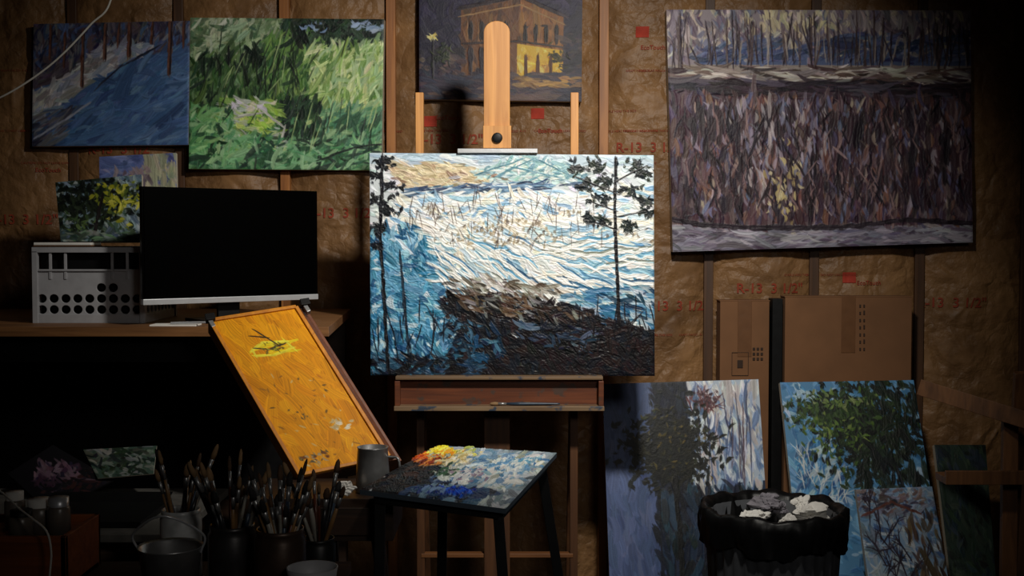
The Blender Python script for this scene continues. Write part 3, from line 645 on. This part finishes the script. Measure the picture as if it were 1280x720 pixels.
# milk crate
b=B('milk_crate')
cl=P(39,1,3.58).x;cr=P(174,1,3.58).x;W_=cr-cl;y0=CY+3.58;Dp=.33;zc=zb;Hc=P(1,309,3.58).z-zc
NC=9;cell=W_/NC;th=.006
def plate(org,u,v,n,cols,rows,holes):
    org=Vector(org);u=Vector(u);v=Vector(v);n=Vector(n)*th
    for i in range(cols):
        for j in range(rows):
            c=org+u*(i+.5)+v*(j+.5); hk=holes(i,j)
            if hk==2: continue
            if hk:
                A=[];S=16
                for k in range(S):
                    g=2*math.pi*k/S;cx_,sx=math.cos(g),math.sin(g);mm=max(abs(cx_),abs(sx))
                    A.append((c+u*cx_*.40+v*sx*.40,c+u*cx_/mm*.5+v*sx/mm*.5))
                vs=[a[0] for a in A]+[a[1] for a in A]+[a[0]-n for a in A]+[a[1]-n for a in A]
                fs=[]
                for k in range(S):
                    k2=(k+1)%S; fs+=[(k,k2,S+k2,S+k),(2*S+k,3*S+k,3*S+k2,2*S+k2),(k,2*S+k,2*S+k2,k2)]
                b.add(vs,fs,GREYP)
            else:
                h=[c-u*.5-v*.5,c+u*.5-v*.5,c+u*.5+v*.5,c-u*.5+v*.5]; b.add(h+[p-n for p in h],[(0,1,2,3),(7,6,5,4)],GREYP)
rows=6;vz=(Hc-.03)/rows
hf=lambda i,j: 2 if j>=4 else (j in(0,1) or (j==2 and i in(5,6)))
hs=lambda i,j: 2 if j>=4 else j in(0,1,2)
plate((cl,y0,zc+.024),(cell,0,0),(0,0,vz),(0,-1,0),NC,rows,hf)
plate((cl,y0+Dp,zc+.024),(cell,0,0),(0,0,vz),(0,1,0),NC,rows,hs)
plate((cl,y0,zc+.024),(0,Dp/9,0),(0,0,vz),(-1,0,0),9,rows,hs)
plate((cr,y0,zc+.024),(0,Dp/9,0),(0,0,vz),(1,0,0),9,rows,hs)
b.box(cl-.004,cr+.004,y0-.004,y0+Dp+.004,zc,zc+.026,GREYP)
for (xa,xb,ya,yb) in ((cl-.008,cr+.008,y0-.008,y0+.004),(cl-.008,cr+.008,y0+Dp-.004,y0+Dp+.008),(cl-.008,cl+.004,y0,y0+Dp),(cr-.004,cr+.008,y0,y0+Dp)):
    b.box(xa,xb,ya,yb,zc+Hc-.016,zc+Hc,GREYP); b.box(xa+.003,xb-.003,ya+.002,yb-.002,zc+.024+vz*4,zc+.030+vz*4,GREYP)
for x in (cl,cr):
    for y in (y0,y0+Dp): b.box(x-.008,x+.008,y-.008,y+.008,zc,zc+Hc-.012,GREYP)
for x in (cl+.09,cr-.09,cl+.045,cr-.045):
    b.box(x-.004,x+.004,y0-.003,y0+.003,zc+vz*4,zc+Hc-.01,GREYP)
b.box(cl+.008,cr-.008,y0+.02,y0+Dp-.02,zc+.03,zc+Hc-.004,BLACK)
b.box(cl,cr,y0,y0+Dp,zc+Hc-.003,zc+Hc+.002,BLACK)
b.done(.001)
b=B('paper_pad'); zz=zc+Hc+.002; b.box(P(38,1,3.6).x,P(112,1,3.6).x,y0+.01,y0+.10,zz,zz+.004,CARD); b.box(P(39,1,3.6).x,P(111,1,3.6).x,y0+.008,y0+.099,zz+.004,zz+.012,WHITE); b.done()
b=B('sketch_papers'); b.box(P(190,1,3.5).x,P(248,1,3.5).x,CY+3.435,CY+3.50,zb,zb+.005,WHITE); b.beam((P(215,1,3.5).x,CY+3.45,zb+.009),(P(262,1,3.5).x,CY+3.44,zb+.012),.010,.006,ALU,(0,0,1)); b.done()
b=B('power_cable'); b.tube(smoothpts([Vector((-1.25,CY+3.9,2.42)),P(140,-6,3.9),P(112,32,3.9),P(62,82,3.9),P(0,122,3.9),P(-60,140,3.95),Vector((-2.55,CY+3.9,1.66))]),.0032,CABLE); b.done(0)

# ================================================================== SKETCH BOX (open lid) + palette
TLp=P(262,401,3.22);TRp=P(370,384,3.30);BLp=P(374,594,3.0)
u=(TRp-TLp);v=(BLp-TLp);nrm=u.cross(v).normalized()
if nrm.y>0: nrm=-nrm
cv=Cv(0,0,110,225,2.0,(228,150,0))
cv.fill(None,500,30,12,1.4,[(230,152,0),(222,144,0),(234,158,6),(216,138,0)],3,.3,hh=.15)
cv.fill([(32,42),(74,40),(72,60),(30,58)],12,18,3,0,[(240,216,30),(230,204,20)],5,.2)
cv.line([(28,50),(46,41),(74,45),(78,56),(50,62),(28,58),(28,50)],3.,(236,220,60),.8)
cv.line([(32,48),(50,53),(72,47)],2,(60,54,26),.8); cv.line([(44,22),(54,36),(62,48)],1.8,(50,40,20),.8);cv.line([(36,30),(54,35)],1.5,(50,40,20),.8)
cv.dabs(55,52,20,9,26,4,[(60,56,26),(110,100,36),(200,200,50)],6,.7,hh=.4)
for i in range(50):
    x=RS.uniform(8,100);y=RS.uniform(90,218); cv.st(x,y,RS.uniform(2,9),RS.uniform(1.2,3),RS.uniform(0,3.14),[(206,180,130),(90,70,40),(190,110,20),(226,210,170),(150,100,34)][RS.randint(5)],.75,0,.4)
cv.dabs(76,172,11,8,14,6,[(230,220,196),(206,180,130)],5,hh=.5); cv.dabs(40,150,14,10,9,3.5,[(100,80,40),(150,104,40)],5,hh=.4); cv.dabs(30,208,22,6,18,5,[(120,70,30),(96,84,60),(176,150,110)],6,hh=.4)
def L(a,bb,h=0): return TLp+u*a+v*bb+nrm*h
canvas_lid=canvas('paint_box_lid_panel',[L(.02,.01),L(.98,.01),L(.98,.99),L(.02,.99)],cv,.006,.0006,BOARD,(180,110,20),gain=.88)
b=B('paint_box')
def rim(a0,b0,a1,b1,w,h,mat):
    p=L(a0,b0,h/2-.006);q=L(a1,b1,h/2-.006); b.beam(p,q,w,h,mat,tuple(nrm))
YW=wood('yellow_box_wood',(176,104,8),(214,138,14),'Z'); BW=wood('brown_box_wood',(84,42,18),(120,64,30),'Z')
rim(0,0,1,0,.010,.012,YW);rim(0,1,1,1,.010,.012,YW);rim(0,0,0,1,.010,.014,YW)
rim(1.0,0,1.0,1,.010,.012,YW)
p0,p1=L(1.02,-.005,-.0),L(1.02,1.005,-.0); q0,q1=L(1.15,-.01,-.05),L(1.15,1.0,-.05)
b.slab(p0,q0,q1,p1,nrm,.006,BW)
b.beam(q0,q1,.010,.02,BW,tuple(nrm))
b.beam(L(0,0,-.03),L(1.12,0,-.04),.01,.05,YW,tuple(nrm)); b.beam(L(0,1,-.03),L(1.12,1,-.04),.01,.05,BW,tuple(nrm)); b.beam(L(0,0,-.03),L(0,1,-.03),.01,.05,YW,tuple(nrm))
for a_ in (-.0,1.1):
    b.beam(L(a_-.04,-.01,.006),L(a_+.07,-.01,.006),.02,.02,BLACK,tuple(nrm)); b.beam(L(a_,-.03,.0),L(a_,.05,.0),.012,.018,STEEL,tuple(nrm))
zb2=BLp.z-.012
X0,X1=BLp.x-.10,P(495,1,2.9).x; Y0,Y1=CY+2.78,CY+3.02
b.box(X0,X1,Y0,Y1,zb2-.10,zb2-.0,DKWOOD); b.box(X0+.02,X1-.02,Y0-.008,Y0,zb2-.085,zb2-.02,DKWOOD)
for sx,sy in ((X0+.03,Y1-.02),(X1-.04,Y0+.03)): b.beam((sx,sy,zb2-.09),(sx+(.06 if sx>X0+.1 else -.06),sy+.05,0),.03,.02,DKWOOD)
b.beam(((X0+X1)/2,Y1-.02,zb2-.09),((X0+X1)/2,Y1+.12,0),.03,.02,DKWOOD)
box_=b.done(); 
canvas_lid.parent=box_; canvas_lid.matrix_parent_inverse=Matrix.Translation(-box_.location); canvas_lid.name='yellow_lid_panel'
cv=Cv(0,0,180,120,2.2,(150,160,170))
cv.fill(None,600,18,8,.4,[(150,166,176),(110,124,136),(186,192,192),(94,104,114)],8,.8,hh=.5)
cv.fill([(0,60),(45,30),(70,120),(0,120)],380,14,7,.5,[(14,14,20),(30,26,30),(24,34,50),(60,40,34)],6,.8,hh=.8)
cv.fill([(60,75),(150,90),(140,120),(50,120)],220,14,7,.4,[(20,34,60),(30,56,100),(14,16,26),(50,80,116),(120,150,176)],8,.8,hh=.8)
cv.fill([(70,6),(175,15),(160,90),(70,80)],420,15,7,.3,[(200,210,214),(140,170,190),(220,222,216),(110,146,174),(170,170,154),(60,110,160)],8,1.2,hh=1.2,cl=.4)
for (x,y,rx,ry,n_,cl_) in [(20,16,18,10,45,[(250,220,30),(240,200,20),(255,236,80)]),(38,26,18,10,36,[(230,190,30),(236,150,20),(240,220,110)]),(12,38,12,9,30,[(226,110,20),(206,70,16)]),(28,48,14,9,28,[(150,50,24),(110,34,24),(220,140,60)]),(56,18,16,10,30,[(214,206,80),(170,180,90),(220,214,170)]),(58,40,22,16,60,[(226,210,160),(190,170,110),(236,230,210),(150,160,150)]),(66,66,18,12,24,[(60,100,70),(30,56,40),(190,190,180)]),(108,102,26,9,34,[(20,60,190),(30,90,210),(16,40,130)]),(80,104,16,8,24,[(30,50,120),(120,150,190)]),(128,40,32,20,80,[(228,230,226),(160,186,204),(100,150,190)]),(100,66,22,14,50,[(150,130,150),(90,130,160),(210,210,210)]),(150,30,16,12,30,[(100,160,190),(214,220,216)])]:
    cv.dabs(x,y,rx,ry,n_,7,cl_,8,hh=2.2)
canvas('paint_palette',[P(548,557,3.0),P(696,566,2.98),P(632,636,2.65),P(450,612,2.70)],cv,.012,.004,PAINT,(70,80,90))
b=B('palette_stand'); 
pc=[P(548,557,3.0),P(696,566,2.98),P(632,636,2.65),P(450,612,2.70)]
ctr=(pc[0]+pc[1]+pc[2]+pc[3])/4
for i,p in enumerate(pc): 
    a_=p.lerp(ctr,.18); a_.z-=.026; k_=.35 if i in(1,2) else 0.; b.beam(a_,Vector((p.x+(p.x-ctr.x)*k_+(.04 if i==3 else 0),p.y+(p.y-ctr.y)*.1,0)),.024,.016,BLACK)
for i in range(4):
    p=pc[i].lerp(ctr,.15);q=pc[(i+1)%4].lerp(ctr,.15);p.z-=.026;q.z-=.026; b.beam(p,q,.018,.02,BLACK,(0,0,1))
b.done()
b=B('metal_solvent_cup'); c=P(466,600,2.86); c.z=zb2; hgt=P(466,560,2.86).z-zb2
def lathe(b,c,prof,mat,seg=32):
    vs=[];fs=[]
    for r,z in prof:
        for i in range(seg):
            g=2*math.pi*i/seg; vs.append((c.x+r*math.cos(g),c.y+r*math.sin(g),c.z+z))
    for j in range(len(prof)-1):
        for i in range(seg):
            k=(i+1)%seg; fs.append((j*seg+i,j*seg+k,(j+1)*seg+k,(j+1)*seg+i))
    b.add(vs,fs,mat,True)
R=.042
lathe(b,c,[(0.001,0),(R*.95,0),(R,.004),(R*.93,hgt*.55),(R*.86,hgt),(R*.90,hgt+.003),(R*.84,hgt+.003),(R*.84,.01),(.001,.008)],STEEL)
b.tube(smoothpts([c+Vector((R*.9,0,hgt*.8)),c+Vector((R*1.5,-.01,hgt*.75)),c+Vector((R*1.5,-.01,hgt*.3)),c+Vector((R*.95,0,hgt*.2))],6),.003,STEEL)
b.done(0)
def crumple(b,c,r,mat,seed,sq=(1,1,.7)):
    bm=bmesh.new(); bmesh.ops.create_icosphere(bm,subdivisions=4,radius=1); rr=random.Random(seed)
    dirs=[(Vector((rr.gauss(0,1),rr.gauss(0,1),rr.gauss(0,1))).normalized(),rr.uniform(.3,.8)) for _ in range(14)]
    cre=[(Vector((rr.gauss(0,1),rr.gauss(0,1),rr.gauss(0,1))).normalized(),rr.uniform(-.6,.6)) for _ in range(12)]
    for v_ in bm.verts:
        d=v_.co.normalized(); s_=1.3
        for n_,h_ in dirs:
            dd=d.dot(n_)
            if dd>.05: s_=min(s_,h_/dd)
        for n_,h_ in cre: s_*=1-.22*math.exp(-abs(d.dot(n_)-h_)/.07)
        v_.co=d*s_
    vs=[Vector((c.x+v_.co.x*r*sq[0],c.y+v_.co.y*r*sq[1],c.z+v_.co.z*r*sq[2])) for v_ in bm.verts]; fs=[[v_.index for v_ in f.verts] for f in bm.faces]; bm.free()
    b.add(vs,fs,mat)
b=B('crumpled_rag'); c=P(432,600,2.80); c.z=zb2+.022; crumple(b,c,.040,WHITE,3,(1.2,.8,.6)); b.done(0)

# ================================================================== LOW TABLES AND BRUSHES
zl=.56
b=B('low_work_table'); b.box(-1.32,-.37,CY+2.28,CY+2.74,zl-.025,zl,DKWOOD)
for x in (-1.28,-.41):
    for y in (CY+2.32,CY+2.70): b.box(x-.02,x+.02,y-.02,y+.02,0,zl-.025,DKWOOD)
b.done()
zs=.60
b=B('side_shelf_table'); b.box(-1.62,-.80,CY+2.83,CY+3.36,zs-.02,zs,plain('grey_laminate',(84,82,78),.5))
for x in (-1.58,-.84):
    for y in (CY+2.87,CY+3.32): b.box(x-.015,x+.015,y-.015,y+.015,0,zs-.02,BLACK)
b.done()
def jar(name,px,pyr,d,R,mat,nb,hl,wall_t=.003):
    c=P(px,pyr,d); zr=c.z; c.z=zl; H_=zr-zl; b=B(name)
    lathe(b,c,[(.001,0),(R*.94,0),(R,.006),(R,H_*.86),(R*.9,H_*.92),(R*.93,H_*.94),(R*.93,H_),(R*.93-wall_t,H_),(R*.9-wall_t,H_*.9),(R-wall_t,H_*.84),(R-wall_t,.006),(.001,.005)],mat,36)
    for i in range(nb):
        g=random.uniform(0,6.28);r0=R*.6*math.sqrt(random.random());r1=R*.8*random.uniform(.5,1)
        p=c+Vector((r0*math.cos(g+3),r0*math.sin(g+3),.012)); q1=c+Vector((r1*math.cos(g),r1*math.sin(g),H_))
        Ls=hl*random.uniform(.78,1.12)
        brush(b,p,p+(q1-p).normalized()*Ls,random.uniform(.0032,.0062))
    return b.done(0)
jar('jar_of_paintbrushes',226,636,2.62,.045,plain('white_plastic_tub',(180,182,182),.3),11,.265)
jar('jar_of_paintbrushes',290,655,2.50,.050,plain('dark_tin',(60,58,58),.35,.5),19,.27)
jar('jar_of_paintbrushes',350,660,2.42,.052,plain('rusty_tin',(70,54,44),.4,.4),23,.265)
jar('jar_of_paintbrushes',398,672,2.58,.038,plain('black_tin',(30,30,30),.4,.3),10,.24)
b=B('wire_bucket'); R=.062;H_=.12
c=Vector((P(205,1,2.40).x,CY+2.40,zl))
lathe(b,c,[(.001,0),(R*.8,0),(R,H_),(R*1.06,H_+.004),(R*.96,H_),(R*.78,.006),(.001,.005)],STEEL)
b.tube(smoothpts([c+Vector((-R,0,H_-.01)),c+Vector((-R*1.15,-.01,H_+.03)),c+Vector((0,-.05,H_+.075)),c+Vector((R*1.1,-.01,H_+.03)),c+Vector((R,0,H_-.01))],8),.0025,ALU)
b.done(0)
b=B('enamel_bowl'); c=Vector((P(386,1,2.34).x,CY+2.335,zl)); R=.048
lathe(b,c,[(.001,0),(R*.6,0),(R*.95,.07),(R*1.05,.098),(R,.098),(R*.9,.07),(R*.55,.006),(.001,.005)],GREYP); b.done(0)
b=B('wooden_paint_crate'); xb1=P(98,1,2.62).x
xb0=-1.27; b.box(xb0,xb1,CY+2.52,CY+2.70,zl,zl+.012,REDWOOD)
ztp=P(1,668,2.52).z
for s_ in ((xb0,xb1,CY+2.50,CY+2.512),(xb0,xb1,CY+2.70,CY+2.712),(xb0,xb0+.012,CY+2.50,CY+2.712),(xb1-.012,xb1,CY+2.50,CY+2.712)): b.box(*s_,zl,ztp,REDWOOD)
b.box(xb0+.012,xb1-.012,CY+2.512,CY+2.70,ztp-.03,ztp-.016,REDWOOD)
b.done()
def pjar(px,d,R,h,cap):
    b=B('paint_jar'); c=P(px,1,d); c.z=ztp-.016; lathe(b,c,[(.001,0),(R,0),(R,h*.72),(R*.8,h*.8),(.001,h*.8)],plain('jar_paint',(100,92,84),.3)); lathe(b,c,[(R*.86,h*.76),(R*.88,h),(.001,h)],cap); b.done(0)
pjar(40,2.60,.030,.075,WHITE);pjar(64,2.57,.024,.085,ALU);pjar(16,2.56,.026,.06,BLACK);pjar(-6+14,2.65,.022,.08,WHITE)
b=B('white_charging_cable'); b.tube(smoothpts([P(-30,600,2.60),P(0,614,2.56),P(22,634,2.50),P(40,648,2.46),P(58,664,2.44),P(64,690,2.43),P(62,720,2.42),P(60,750,2.41)]),.0022,CABLE); b.done(0)
cv=Cv(0,0,130,80,2,(14,12,18))
cv.fill([(20,30),(70,8),(120,40),(90,60),(30,60)],120,14,5,-.5,[(60,40,56),(96,72,88),(34,28,46),(116,94,108)],6,.4,hh=0)
cv.fill([(0,50),(130,50),(130,80),(0,80)],140,14,4,.1,[(20,18,24),(50,26,28),(12,12,16)],5,.4,hh=0)
b=B('laptop'); yk=CY+2.95
hx0,hx1=P(55,1,3.0).x-.06,P(195,1,3.0).x
b.box(hx0,hx1-.02,yk-.06,yk+.17,zs,zs+.016,BLACK)
b.hexa([(hx0,yk+.165,zs+.016),(hx1-.02,yk+.165,zs+.016),(hx1-.02,yk+.175,zs+.016),(hx0,yk+.175,zs+.016),(hx0,yk+.215,zs+.03),(hx1-.02,yk+.215,zs+.03),(hx1-.02,yk+.225,zs+.03),(hx0,yk+.225,zs+.03)],BLACK)
b.done()
canvas('laptop_screen_board',[P(10,592,3.26),P(66,556,3.33),P(142,600,3.26),P(62,640,3.17)],cv,.006,.0005,BOARD,(20,20,22),gain=.8)  # painted board standing in for the laptop's lit screen
cv=Cv(0,0,90,40,2.5,(60,80,70))
cv.fill(None,200,10,4,.1,[(100,106,100),(60,74,60),(36,48,36),(120,124,120),(26,34,32)],8,.5)
canvas('landscape_postcard',[P(104,562,3.34),P(196,557,3.34),P(192,592,3.25),P(122,598,3.25)],cv,.003,.0006,BOARD,gain=.8)

# ================================================================== TRASH CAN
b=B('trash_can'); c=P(972,1,3.3); zr=P(972,632,3.3).z; c.z=0
S=64
vs=[];fs=[]; rings=[(0.148,0.0),(.150,.02),(.172,zr*.6),(.182,zr-.07),(.184,zr-.02),(.17,zr-.02),(.14,.02)]
for j,(r,z) in enumerate(rings):
    for i in range(S*2):
        g=2*math.pi*i/(S*2); rr=r+(.004*math.cos(g*32) if 0<j<4 else 0); vs.append((c.x+rr*math.cos(g),c.y+rr*math.sin(g),z))
N2=S*2
for j in range(len(rings)-1):
    for i in range(N2): k=(i+1)%N2; fs.append((j*N2+i,j*N2+k,(j+1)*N2+k,(j+1)*N2+i))
fs.append(tuple(range(N2))[::-1]); b.add(vs,fs,BINM,True)
vs=[];fs=[]; rb=[(.196,zr-.095),(.200,zr-.065),(.206,zr-.03),(.203,zr-.004),(.192,zr+.004),(.176,zr-.01),(.165,zr-.06),(.150,zr-.1),(.12,zr-.12),(.002,zr-.12)]
for j,(r,z) in enumerate(rb):
    for i in range(N2):
        g=2*math.pi*i/N2; w=(.004*math.sin(g*9+j*.9)+.003*math.sin(g*23+j*1.3)+.0025*math.sin(g*41-j))*(1.2 if j in(0,1,6,7) else .6)
        if j==len(rb)-1:w=0
        zz=z+(.010*math.sin(g*5+1)+.006*math.sin(g*13) if j==0 else .004*math.sin(g*7+j)+.003*math.sin(g*15))
        vs.append((c.x+(r+w)*math.cos(g),c.y+(r+w)*math.sin(g),zz))
for j in range(len(rb)-1):
    for i in range(N2): k=(i+1)%N2; fs.append((j*N2+i,j*N2+k,(j+1)*N2+k,(j+1)*N2+i))
b.add(vs,fs,BAG,True)
GT=plain('grey_tissue',(130,126,134),.8)
for i,(px,py,d,r,mt) in enumerate([(970,632,3.30,.060,1),(1004,642,3.24,.055,0),(948,645,3.24,.045,0),(985,654,3.18,.045,0),(930,652,3.25,.030,0),(1015,652,3.20,.03,0),(960,624,3.38,.050,1),(1000,628,3.36,.045,0)]):
    p=P(px,py,d); crumple(b,p,r,WHITE if mt==0 else GT,20+i,(1.1,.9,.95))
b.done(0)

# ================================================================== CARDBOARD + RIGHT SIDE
def cbox(name,pxa,pxb,pyt,d0,d1):
    b=B(name); xa,xb=P(pxa,1,d0).x,P(pxb,1,d0).x; zt=P(1,pyt,d0).z; ya,yb=CY+d0,CY+d1
    b.box(xa,xb,ya,yb,0,zt-.002,CARD)
    b.box(xa-.002,xa+(xb-xa)*.5-.002,ya-.001,yb,zt-.002,zt+.002,CARD); b.box(xa+(xb-xa)*.5+.002,xb+.002,ya-.001,yb,zt-.002,zt+.002,CARD)
    b.box(xa+(xb-xa)*.5-.025,xa+(xb-xa)*.5+.025,ya-.002,yb,zt-.2,zt+.003,TAPE); 
    return b,xa,xb,ya,zt
b,xa,xb,ya,zt=cbox('cardboard_box',903,965,376,4.27,4.345)
p=P(947,440,4.27); 
for i in range(3):
    for j in range(3): b.box(p.x-.018+i*.014,p.x-.009+i*.014,ya-.003,ya-.001,p.z-.03+j*.018,p.z-.020+j*.018,CARDD)
p=P(925,455,4.27)
for r_ in ((-.03,.03,.04,.042),(-.03,.03,-.042,-.04),(-.03,-.028,-.04,.04),(.028,.03,-.04,.04),(-.010,.010,-.014,.014)): b.box(p.x+r_[0],p.x+r_[1],ya-.003,ya-.001,p.z+r_[2],p.z+r_[3],CARDD)
b.done(.002)
b,xa,xb,ya,zt=cbox('cardboard_box',985,1145,371,4.27,4.345)
for k,x_ in enumerate((1075,1080)):
    for j in range(7):
        p=P(x_,382+j*9,4.27); b.box(p.x-.003,p.x+.003,ya-.003,ya-.001,p.z-.007,p.z+.004*(1+(j*k)%2),CARDD)
b.done(.002)
b=B('black_portfolio'); b.box(P(969,1,4.27).x,P(982,1,4.27).x,CY+4.27,CY+4.34,0,P(1,373,4.3).z,BLACK); b.done()
b=B('wooden_easel'); 
W2=wood('old_easel_wood',(88,56,32),(124,82,48),'Z')
b.beam(P(1150,484,3.75),P(1330,540,3.45),.05,.022,W2)
b.box(P(1182,1,3.55).x,P(1330,1,3.55).x,CY+3.50,CY+3.58,P(1,601,3.55).z,P(1,592,3.55).z,W2)
b.box(P(1182,1,3.55).x,P(1330,1,3.55).x,CY+3.49,CY+3.502,P(1,601,3.55).z,P(1,584,3.55).z,W2)
pa=P(1262,540,3.60); b.beam(Vector((pa.x,CY+3.60,P(1,520,3.6).z)),Vector((pa.x-.03,CY+3.52,0)),.045,.022,W2)
b.beam(P(1330,520,3.60),Vector((P(1345,1,3.55).x,CY+3.4,0)),.045,.022,W2); b.beam(Vector((pa.x+.04,CY+3.62,.9)),Vector((pa.x+.10,CY+3.85,0)),.04,.02,W2)
b.done()

# ================================================================== LIGHT
def spot(name,loc,tgt,e,size,blend,rad,col):
    l=bpy.data.lights.new(name,'SPOT'); l.energy=e;l.spot_size=math.radians(size);l.spot_blend=blend;l.shadow_soft_size=rad;l.color=col
    o=bpy.data.objects.new(name,l); scene.collection.objects.link(o); o.location=loc
    o.rotation_euler=(Vector(tgt)-Vector(loc)).to_track_quat('-Z','Y').to_euler(); return o
spot('ceiling_spot_lamp',(.42,-2.15,2.36),(.04,-.6,1.36),172,95,1.,.07,(1,.95,.86))
# added dim fill light behind the camera, lifts the key's shadows
spot('fill_light',(.9,-4.7,2.25),(0,-.8,1.10),46,56,1.,.25,(1,.95,.88))
w=bpy.data.worlds.new('world'); scene.world=w; w.use_nodes=True
w.node_tree.nodes['Background'].inputs['Color'].default_value=(.75,.85,1,1); w.node_tree.nodes['Background'].inputs['Strength'].default_value=.006
